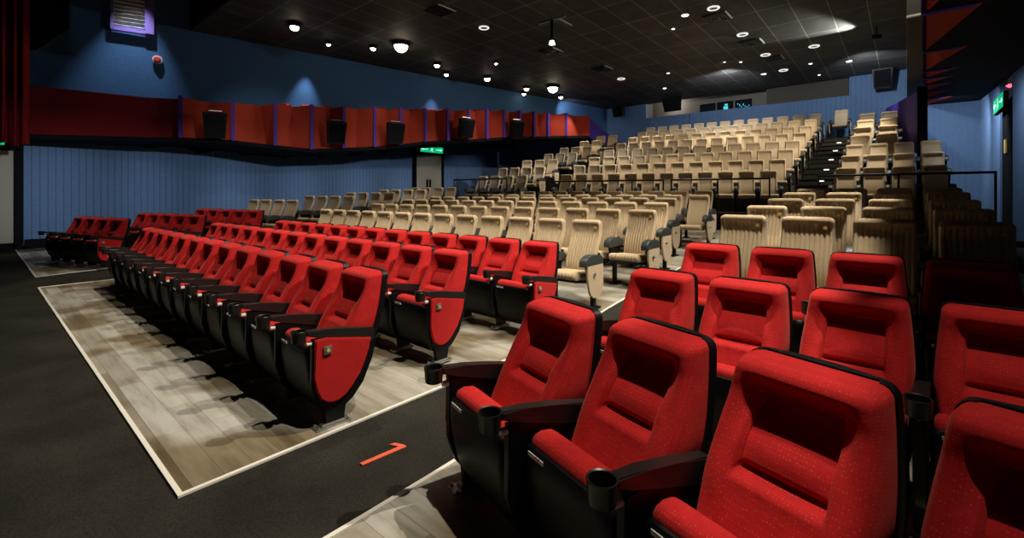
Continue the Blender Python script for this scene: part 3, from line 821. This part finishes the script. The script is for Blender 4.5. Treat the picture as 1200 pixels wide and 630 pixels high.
# second balcony, overhead on the near side
rb = empty('balcony', (0.3, 7.6, 3.8)); tag(rb, 'near overhead balcony seen from below, black underside, red facets edged in purple', 'balcony')
R0 = Vector((0.3, 7.6, 3.8))
def zrb(y): return 3.3 + 0.065 * y
def zface(y): return 3.3 + 0.065 * y - 0.0
FY = [3.2, 4.3, 5.6, 7.6, 10.5, 13.0, 14.3, 15.6, 17.4, 19.6, 22.2]
def fx(y): return max(0.10, 0.0226 * y)
for a, b in zip(FY, FY[1:]):
    xa, xb = fx(a), fx(b); za, zb_ = zrb(a), zrb(b)
    bm = bmesh.new()
    # facet facing the screen
    f = [(xa, a, za - 0.0), (xa + 0.42 + 0.01 * a, a + 0.06, za), (xa + 0.42 + 0.01 * a, a + 0.06, za + 1.2), (xa, a, za + 1.2)]
    g = [(xa + 0.42 + 0.01 * a, a + 0.06, za), (xb, b - 0.02, zb_), (xb, b - 0.02, zb_ + 1.2), (xa + 0.42 + 0.01 * a, a + 0.06, za + 1.2)]
    for q in (f, g): slab(bm, [Vector(p) - R0 for p in q], (0.0, 0.08, 0))
    obj('panel', finish('panel', bm, 'balc_red', smooth=False), rb)
    bm = bmesh.new(); add_box(bm, (xa - 0.015 - R0.x, a - R0.y, za + 0.6 - R0.z), (0.05, 0.14, 1.26), bev=0.004)
    obj('fin', finish('fin', bm, 'purple'), rb)
    bm = bmesh.new(); add_box(bm, (xa + 0.21 - R0.x, a - 0.0 - R0.y, za - 0.02 - R0.z), (0.46, 0.12, 0.05), bev=0.004)
    obj('lower_edge', finish('edge', bm, 'purple'), rb)
bm = bmesh.new()
for a, b in zip(FY, FY[1:]):
    xa, xb = fx(a), fx(b)
    v = [(xa + 0.45 + 0.01 * a, a + 0.02, zrb(a)), (1.82, a + 0.02, zrb(a)), (1.82, b + 0.02, zrb(b)), (xb + 0.45 + 0.01 * b, b + 0.02, zrb(b)), (xb + 0.02, b - 0.03, zrb(b))]
    slab(bm, [Vector(p) - R0 + Vector((0, 0, -0.02)) for p in v], (0, 0, 0.10))
obj('soffit', finish('soffit', bm, 'dark', smooth=False), rb)

# balcony seats behind the parapet
k = 0; carry = 0.0
for i in range(4, 14):
    a, b = PATH[i], PATH[i + 1]; L = math.hypot(b[0] - a[0], b[1] - a[1])
    while carry < L:
        p = PP(i, -0.66, 1, carry / L)
        if k % 6 != 4:
            seat('red', 2, False, False, False, 0.2825, (p.x, p.y, p.z - 0.76), 0.30, f'red seat top peeping over the blue side balcony front, {ORD[k - k // 6]} going back', 'red seats on the balcony')
        k += 1; carry += 0.67
    carry -= L

# ------------------------------------------------------------------ doors, signs, curtain, vents, speakers
def door(n, x, y0, y1, z0, z1, face):
    t = empty(f'door_{n}', (x, (y0 + y1) / 2, z0)); t['kind'] = 'structure'
    w = y1 - y0; h = z1 - z0
    bm = bmesh.new(); add_box(bm, (0, 0, h / 2), (0.06, w, h), bev=0.004); obj('door_leaf', finish('leaf', bm, 'door'), t)
    bm = bmesh.new()
    for s in (-1, 1): add_box(bm, (face * 0.03, s * (w / 2 + 0.06), h / 2), (0.16, 0.12, h + 0.1), bev=0.005)
    add_box(bm, (face * 0.03, 0, h + 0.06), (0.16, w + 0.24, 0.12), bev=0.005)
    obj('door_frame', finish('frame', bm, 'dark'), t)
    return t
d = door(1, -18.28, 14.06, 15.69, 0.75, 3.50, 1)
bm = bmesh.new(); add_box(bm, (0.05, 0.06, 1.25), (0.03, 0.12, 0.55), bev=0.01); add_box(bm, (0.05, -0.12, 1.25), (0.03, 0.12, 0.55), bev=0.01); obj('door_handle', finish('handles', bm, 'dark'), d)
bm = bmesh.new(); add_box(bm, (0.012, -0.82, 1.4), (0.05, 0.025, 2.7)); obj('door_gap', finish('gap', bm, 'dark'), d)
d = door(2, -18.42, -1.0, 0.70, 0.22, 2.72, 1)
bm = bmesh.new(); add_box(bm, (1.87, 16.87, 2.5), (0.1, 1.82, 3.0)); 
t = empty('door_3', (1.96, 16.87, 0)); t['kind'] = 'structure'
bm.free(); bm = bmesh.new(); add_box(bm, (0, 0, 2.2), (0.08, 1.78, 3.4)); obj('door_leaf', finish('leaf', bm, 'dark', smooth=False), t)
bm = bmesh.new(); add_box(bm, (-0.07, 0.1, 2.75), (0.03, 0.25, 0.35), bev=0.005); obj('door_plate', finish('plate', bm, 'brass'), t)

def exit_sign(loc, w, h, face, label, side='Y'):
    t = empty('exit_sign', loc); tag(t, label, 'exit sign')
    bm = bmesh.new(); add_box(bm, (0, 0, 0), (0.09, w, h), bev=0.012); obj('housing', finish('housing', bm, 'dark'), t)
    bm = bmesh.new(); add_box(bm, (face * 0.047, 0, 0), (0.01, w - 0.06, h - 0.05)); obj('lit_panel', finish('panel', bm, 'green', smooth=False), t)
    # running figure and arrow
    bm = bmesh.new(); X = face * 0.054
    def pr(pts): add_prism(bm, pts, 'X', X - 0.003, X + 0.003)
    s = h * 0.42
    add_cyl(bm, (X - 0.003, 0.02, s * 0.68), (X + 0.003, 0.02, s * 0.68), s * 0.16, seg=12)
    pr([(-0.02 * w - s * .1, s * .45), (0.02 * w + s * .12, s * .5), (s * .1, -s * .1), (-s * .15, -s * .1)])
    pr([(-s * .1, -s * .1), (s * .1, -s * .1), (s * .55, -s * .75), (s * .38, -s * .85)])
    pr([(-s * .15, -s * .05), (s * .02, -s * .1), (-s * .45, -s * .55), (-s * .6, -s * .45)])
    if w > 1.0:
        for q in (-1, 1):
            pr([(q * w * .18, s * .12), (q * w * .36, s * .12), (q * w * .36, s * .4), (q * w * .45, 0), (q * w * .36, -s * .4), (q * w * .36, -s * .12), (q * w * .18, -s * .12)])
    obj('figure', finish('figure', bm, 'signwhite', smooth=False), t)
exit_sign((-18.12, 14.92, 3.76), 1.5, 0.34, 1, 'green lit exit sign above the grey double door in the blue wall')
exit_sign((1.80, 16.87, 3.83), 1.6, 0.40, -1, 'green lit exit sign above the black door by the near balcony')
exit_sign((-18.20, 0.25, 2.98), 0.60, 0.32, 1, 'green lit exit sign beside the dark red curtain')
bm = bmesh.new(); bmesh.ops.create_uvsphere(bm, u_segments=14, v_segments=10, radius=0.022, matrix=Matrix.Translation((1.80, 15.9, 4.10))); add_box(bm, (1.84, 15.9, 4.10), (0.06, 0.08, 0.08), bev=0.01)
tag(obj('indicator_lamp', finish('led', bm, 'redled')), 'small glowing red indicator lamp above the green sign on the near side', 'lamp')

# curtain
bm = bmesh.new()
def cur(u, v):
    y = 0.02 + 0.88 * u
    x = -16.6 + 0.07 * math.sin(u * 30) + 0.03 * math.sin(u * 53 + 1) * (1 - 0.4 * v)
    return (x, y, 2.76 + 4.6 * v + (0.03 * math.sin(u * 15) if v == 0 else 0))
g = add_grid(bm, cur, 90, 10)
e = bmesh.ops.extrude_face_region(bm, geom=list(bm.faces)); bmesh.ops.translate(bm, verts=[v for v in e['geom'] if isinstance(v, bmesh.types.BMVert)], vec=(-0.02, 0, 0))
tag(obj('stage_curtain', finish('curtain', bm, 'curtain', angle=80)), 'dark red velvet curtain hanging in folds beside the end of the balcony', 'curtain')

# vent on the upper wall
def wall_up_x(y): return -18.15 + (y - 0.2) * (5.15 / 19.2)
th = math.atan2(5.15, 19.2)
vt = empty('air_vent', (wall_up_x(3.06) + 0.05, 3.06, 6.55), -th); vt.scale = (1, 0.78, 1); tag(vt, 'lilac louvred air vent high on the blue wall', 'vent')
bm = bmesh.new()
add_box(bm, (0.06, 0.48, 0.45), (0.14, 0.28, 1.4), bev=0.01); add_box(bm, (0.05, -0.62, 0.45), (0.10, 0.09, 1.4), bev=0.01)
for z in (-0.22, 1.12): add_box(bm, (0.05, -0.1, z), (0.10, 1.05, 0.10), bev=0.01)
obj('frame', finish('frame', bm, 'lilac'), vt)
bm = bmesh.new()
for q in range(11): add_box(bm, (0.05, -0.12, -0.12 + q * 0.115), (0.02, 0.95, 0.075), rot=Matrix.Rotation(0.6, 4, 'Y'))
obj('louvre', finish('louvre', bm, 'white', smooth=False), vt)
al = empty('fire_alarm', (wall_up_x(3.6) + 0.04, 3.6, 5.60), -th); tag(al, 'small round red and white alarm sounder on the blue upper wall', 'alarm')
bm = bmesh.new(); add_cyl(bm, (0, 0, 0), (0.06, 0, 0), 0.13, 0.12, seg=24); obj('base', finish('base', bm, 'white'), al)
bm = bmesh.new(); add_cyl(bm, (0.06, 0, -0.01), (0.10, 0, -0.01), 0.10, 0.06, seg=24); obj('sounder', finish('sounder', bm, 'tagred'), al)

def speaker(loc, w, h, d, rz, label, tilt=0.25):
    t = empty('wall_speaker', loc, rz); tag(t, label, 'speaker', None)
    bm = bmesh.new()
    add_prism(bm, [(-w / 2, h / 2), (w / 2, h / 2), (w * 0.42, -h / 2), (-w * 0.42, -h / 2)], 'Y', -d, 0, bev=0.02)
    bmesh.ops.rotate(bm, verts=bm.verts, cent=(0, 0, 0), matrix=Matrix.Rotation(tilt, 3, 'X'))
    c = obj('cabinet', finish('cabinet', bm, 'black'), t)
    bm = bmesh.new()
    add_box(bm, (0, -d - 0.008, 0), (w * 0.8, 0.012, h * 0.86), bev=0.004)
    bmesh.ops.rotate(bm, verts=bm.verts, cent=(0, 0, 0), matrix=Matrix.Rotation(tilt, 3, 'X'))
    obj('grille', finish('grille', bm, 'dark'), t)
    bm = bmesh.new()
    add_cyl(bm, (0, 0.26, h * 0.35), (0, -0.08, h * 0.55), 0.025, seg=10); add_box(bm, (0, -0.10, h * 0.53), (w * 0.55, 0.16, 0.03), bev=0.005)
    obj('bracket', finish('bracket', bm, 'steel'), t)
SPK = [(-16.1, 4.81, 3.62, 'nearest the dark recess'), (-15.08, 8.07, 3.64, 'second along from the dark recess'), (-14.48, 10.0, 3.76, 'third along from the dark recess'), (-13.63, 12.69, 4.15, 'fourth along from the dark recess'), (-12.93, 14.92, 4.28, 'farthest along toward the back')]
for x, y, z, w in SPK:
    p = Vector((x, y, z)) + nrm * 0.42
    speaker(p, 0.62, 0.72, 0.30, math.atan2(nrm.y, nrm.x) + PI / 2, f'black speaker box on the red balcony front, {w}')
speaker((-8.53, 21.9, 5.86), 0.85, 0.62, 0.35, 0, 'black tapered speaker hanging in front of the projection booth opening')
speaker((-11.37, 21.95, 5.9), 0.6, 0.6, 0.35, 0, 'small black speaker on the back wall beside the booth opening')
speaker((-0.68, 21.95, 5.86), 0.6, 0.72, 0.35, 0, 'black speaker on the back wall above the single seat')

# ------------------------------------------------------------------ ceiling fittings
def lamp_fit(p, r, big, label):
    t = empty('ceiling_lamp', p); tag(t, label, 'lamp', 'bright ceiling lamps above the balcony' if big else None)
    bm = bmesh.new(); add_lathe(bm, [(r * 1.4, 0.02), (r * 1.4, 0.0), (r * 1.25, -0.10), (r * 1.05, -0.12), (r * 1.0, -0.10), (r * 0.9, -0.01)], (0, 0, 0), seg=20)
    obj('housing', finish('housing', bm, 'dark'), t)
    bm = bmesh.new(); bmesh.ops.create_uvsphere(bm, u_segments=16, v_segments=10, radius=r, matrix=Matrix.Translation((0, 0, -0.10)))
    obj('bulb', finish('bulb', bm, 'lamp'), t)
STAR = [(-14.51, 3.63, 8.0, .07), (-13.77, 6.17, 6.6, .13), (-14.41, 7.56, 6.56, .07), (-13.59, 8.7, 6.53, .09), (-12.63, 9.13, 6.52, .22), (-13.31, 11.23, 6.45, .10), (-13.96, 12.26, 6.42, .09), (-13.07, 13.69, 6.38, .12), (-11.41, 12.41, 6.42, .06), (-12.79, 15.91, 6.31, .11), (-13.47, 16.56, 6.29, .09), (-11.77, 16.48, 6.29, .22), (-12.47, 18.1, 6.25, .1)]
for i, (x, y, z, r) in enumerate(STAR):
    if i == 0: continue
    lamp_fit((x, y, z), r, True, f'glaring round ceiling lamp, {ORD[i-1]} one going back from the vent')
RINGS = [(-9.54, 9.85, 6.49), (-3.84, 12.57, 6.41), (-3.75, 15.0, 6.34), (-3.64, 17.45, 6.27), (-3.52, 19.77, 6.2), (-2.25, 17.45, 6.27), (-8.89, 17.25, 6.27)]
for i, p in enumerate(RINGS):
    t = empty('ceiling_speaker', p); tag(t, f'white ringed round ceiling fitting, {ORD[i]} going toward the back', 'ceiling fitting', 'ringed ceiling fittings')
    bm = bmesh.new(); add_lathe(bm, [(0.15, 0.0), (0.155, -0.02), (0.14, -0.035), (0.115, -0.03), (0.11, -0.01), (0.105, 0.0)], (0, 0, 0), seg=24); obj('ring', finish('ring', bm, 'steplight'), t)
    bm = bmesh.new(); add_cyl(bm, (0, 0, -0.015), (0, 0, 0), 0.11, seg=24); obj('grille', finish('grille', bm, 'arm'), t)
DOTS = [(-4.57, 12.55, 6.41, .10), (-5.19, 13.3, 6.39, .05), (-4.2, 19.83, 6.19, .10), (-1.53, 19.86, 6.19, .10), (-4.49, 17.75, 6.26, .05), (-7.05, 17.56, 6.26, .06), (-4.94, 17.41, 6.27, .04), (-2.61, 19.41, 6.21, .06), (-2.57, 21.19, 6.15, .05), (-8.08, 19.73, 6.2, .08)]
for i, (x, y, z, r) in enumerate(DOTS):
    t = empty('downlight', (x, y, z)); tag(t, f'small white recessed downlight in the dark ceiling, {ORD[i]} of the scattered ones', 'downlight', 'recessed downlights')
    bm = bmesh.new(); add_lathe(bm, [(r * 1.25, 0), (r * 1.25, -0.015), (r, -0.02), (r * 0.95, 0)], (0, 0, 0), seg=20); obj('trim_ring', finish('ring', bm, 'arm'), t)
    bm = bmesh.new(); add_cyl(bm, (0, 0, -0.03), (0, 0, -0.002), r * 0.9, seg=20); obj('lens', finish('lens', bm, 'lamp_soft'), t)
ACS = [(-9.66, 8.24, 6.54), (-9.22, 12.77, 6.41), (-3.96, 13.24, 6.39), (-3.73, 15.93, 6.31), (-3.54, 17.98, 6.25), (-8.82, 15.53, 6.32)]
for i, p in enumerate(ACS):
    t = empty('ceiling_vent', p); tag(t, f'square black air diffuser in the tiled ceiling, {ORD[i]} of them', 'vent', 'square ceiling diffusers')
    bm = bmesh.new()
    for q in range(4):
        s = 0.58 - q * 0.14
        for a in range(4):
            R = Matrix.Rotation(a * PI / 2, 4, 'Z')
            add_box(bm, R @ Vector((s / 2, 0, -0.02 - 0.004 * q)), (0.025, s, 0.03), rz=a * PI / 2)
    obj('louvre', finish('louvre', bm, 'arm', smooth=False), t)
    bm = bmesh.new(); add_box(bm, (0.31, 0, -0.012), (0.03, 0.64, 0.02)); obj('edge_strip', finish('edge', bm, 'white', smooth=False), t)
# hanging pole fitting
t = empty('hanging_projector', (-7.6, 10.6, 6.46)); tag(t, 'black fitting on a short drop pole hanging from the ceiling grid', 'ceiling fitting')
bm = bmesh.new(); add_box(bm, (0, 0, -0.01), (0.9, 0.06, 0.04)); add_box(bm, (0.2, 0.35, -0.01), (0.06, 0.7, 0.04)); obj('frame', finish('frame', bm, 'steel', smooth=False), t)
bm = bmesh.new(); add_cyl(bm, (0, 0, -0.62), (0, 0, 0), 0.05, seg=12); obj('pole', finish('pole', bm, 'black'), t)
bm = bmesh.new(); add_cyl(bm, (0, 0, -0.70), (0, 0, -0.60), 0.09, 0.06, seg=16); obj('head', finish('head', bm, 'lamp_soft'), t)

# spotlight on the near edge of the ceiling, washing the tiles
t = empty('spotlight', (-0.75, 16.6, 6.0)); tag(t, 'black spotlight under the ceiling edge casting a beam across the tiles', 'spotlight')
bm = bmesh.new(); add_cyl(bm, (0, 0, 0), (0.22, 0, -0.03), 0.07, 0.06, seg=16); obj('body', finish('body', bm, 'black'), t)
bm = bmesh.new(); add_cyl(bm, (0.1, 0, 0), (0.1, 0, 0.3), 0.015, seg=8); obj('bracket', finish('bracket', bm, 'black'), t)

# ------------------------------------------------------------------ lights
def spot(loc, tgt, W, size=60, blend=0.6, col=(1, 0.93, 0.80), r=0.05):
    l = bpy.data.lights.new('spot', 'SPOT'); l.energy = W; l.spot_size = math.radians(size); l.spot_blend = blend; l.color = col; l.shadow_soft_size = r
    o = bpy.data.objects.new('hall_or_fill_light', l); COL.objects.link(o); o.location = loc
    o.rotation_euler = (Vector(tgt) - Vector(loc)).to_track_quat('-Z', 'Y').to_euler()
    return o
WARM = (1, 0.90, 0.74)
# over the near balcony edge
for y, w in ((2.25, 1020), (4.6, 1500), (7.5, 1800)):
    spot((-0.10, y, 6.55), (-3.6, y - 0.3, 0.9), w, 66, 0.12, WARM, 0.05)
spot((0.75, 2.3, 6.5), (0.55, 2.1, 1.0), 520, 26, 0.2, WARM, 0.05)  # extra unseen spot added to light the end seats of the front rows
for y in (13.5, 17.2):
    spot((-0.35, y, 6.0), (-3.4, y + 0.5, 2.5), 900, 100, 0.4, WARM, 0.05)
# ceiling grid over the stalls
for x in (-5.0, -8.0, -11.2):
    for y, z in ((3.6, 6.5), (8.0, 6.35), (13.4, 6.2), (18.0, 6.1)):
        spot((x, y, z), (x - 0.5, y - 0.1, 0), (680 if y < 5 else 560) * (0.6 if x < -11 else 1), 70 if y < 5 else 66, 0.55, WARM, 0.04)
spot((-14.0, 6.4, 6.3), (-14.0, 3.0, 0), 130, 60, 0.6, WARM, 0.05)
# upper side wall washes
for y, w in ((3.0, 620), (7.6, 330), (12.3, 240), (16.4, 240)):
    x = wall_up_x(y) + (0.40 if y > 4 else 1.0)
    spot((x, y, min(8.4, cz(y) - 0.12) if y > 4.4 else 8.2), (x - (0.30 if y > 4 else 0.85), y - 0.1, 3.9), w, 46 if y > 4 else 50, 0.9, (0.85, 0.92, 1.0), 0.05)
# balcony front
for y in (5.0, 9.0, 13.0, 17.0):
    spot((-10.0, y - 1.5, cz(y) - 0.2), (-15.2 + 0.2 * (y - 5), y + 0.8, 3.7), 330, 36, 0.8, WARM, 0.08)
# unseen spots added near the balcony edge to brighten the blue cladding
spot((-14.0, 3.5, 5.2), (-16.6, 0.4, 4.4), 70, 40, 0.8, WARM, 0.05)  # small unseen spot added so the curtain shows
for y, ty in ((3.8, 0.4), (4.0, 2.2), (5.0, 4.7), (6.5, 7.2), (8.5, 9.7), (10.0, 12.2), (12.0, 14.7), (13.5, 17.5)):
    spot((0.0, y, 4.6), (-18.4, ty, 1.5), 3000, 15.5, 1.0, (0.92, 0.95, 1.0), 0.1)
# back wall and the wall under the near balcony
spot((-5.0, 18.2, 5.95), (-6.5, 22.3, 4.9), 340, 120, 0.8, (0.92, 0.95, 1), 0.1)
spot((-1.2, 18.5, 5.7), (-0.6, 22.3, 5.2), 300, 100, 0.8, (0.92, 0.95, 1), 0.1)
spot((-12.5, 18.6, 5.95), (-14.0, 22.3, 4.6), 70, 110, 0.8, (0.92, 0.95, 1), 0.1)
spot((0.9, 19.2, 4.3), (1.4, 22.3, 2.6), 170, 120, 0.8, (0.92, 0.95, 1), 0.1)  # unseen spots added under the balcony to brighten the wall there
spot((0.8, 17.2, 4.1), (1.9, 18.6, 2.3), 200, 130, 0.8, (0.92, 0.95, 1), 0.1)
spot((0.8, 13.6, 3.9), (1.9, 14.8, 2.3), 90, 120, 0.8, (0.92, 0.95, 1), 0.1)
l = bpy.data.lights.new('booth', 'POINT'); l.energy = 30; l.color = (1, 0.95, 0.88); l.shadow_soft_size = 0.1
o = bpy.data.objects.new('booth_fill', l); COL.objects.link(o); o.location = (-8.9, 22.75, 6.15)  # unseen lamp added inside the booth to lift its dark wall
# spotlight beam on ceiling
spot((-0.85, 16.6, 6.0), (-4.2, 14.4, 6.40), 700, 70, 0.7, (1, 0.95, 0.85), 0.03)
spot((0.17, 11.2, 6.3), (0.17, 12.1, 5.6), 60, 70, 0.8, WARM, 0.05)

w = bpy.data.worlds.new('world'); SC.world = w; w.use_nodes = True
w.node_tree.nodes['Background'].inputs[0].default_value = (0.6, 0.7, 1.0, 1); w.node_tree.nodes['Background'].inputs[1].default_value = 0.02

# ------------------------------------------------------------------ camera
cam = bpy.data.cameras.new('camera'); co = bpy.data.objects.new('camera', cam); COL.objects.link(co)
cam.sensor_width = 36; cam.sensor_fit = 'HORIZONTAL'; cam.lens = 540 / 1200 * 36
cam.shift_y = -88 / 1200; cam.clip_start = 0.05; cam.clip_end = 100
co.location = (0, 0, 1.55); co.rotation_euler = (PI / 2, 0, math.radians(40.6))
SC.camera = co
SC.view_settings.view_transform = 'Standard'; SC.view_settings.look = 'None'; SC.view_settings.gamma = 1; SC.view_settings.exposure = 0.0
SC.view_settings.use_curve_mapping = False
SC.cycles.use_denoising = True
SC.cycles.max_bounces = 6
SC.cycles.sample_clamp_indirect = 4
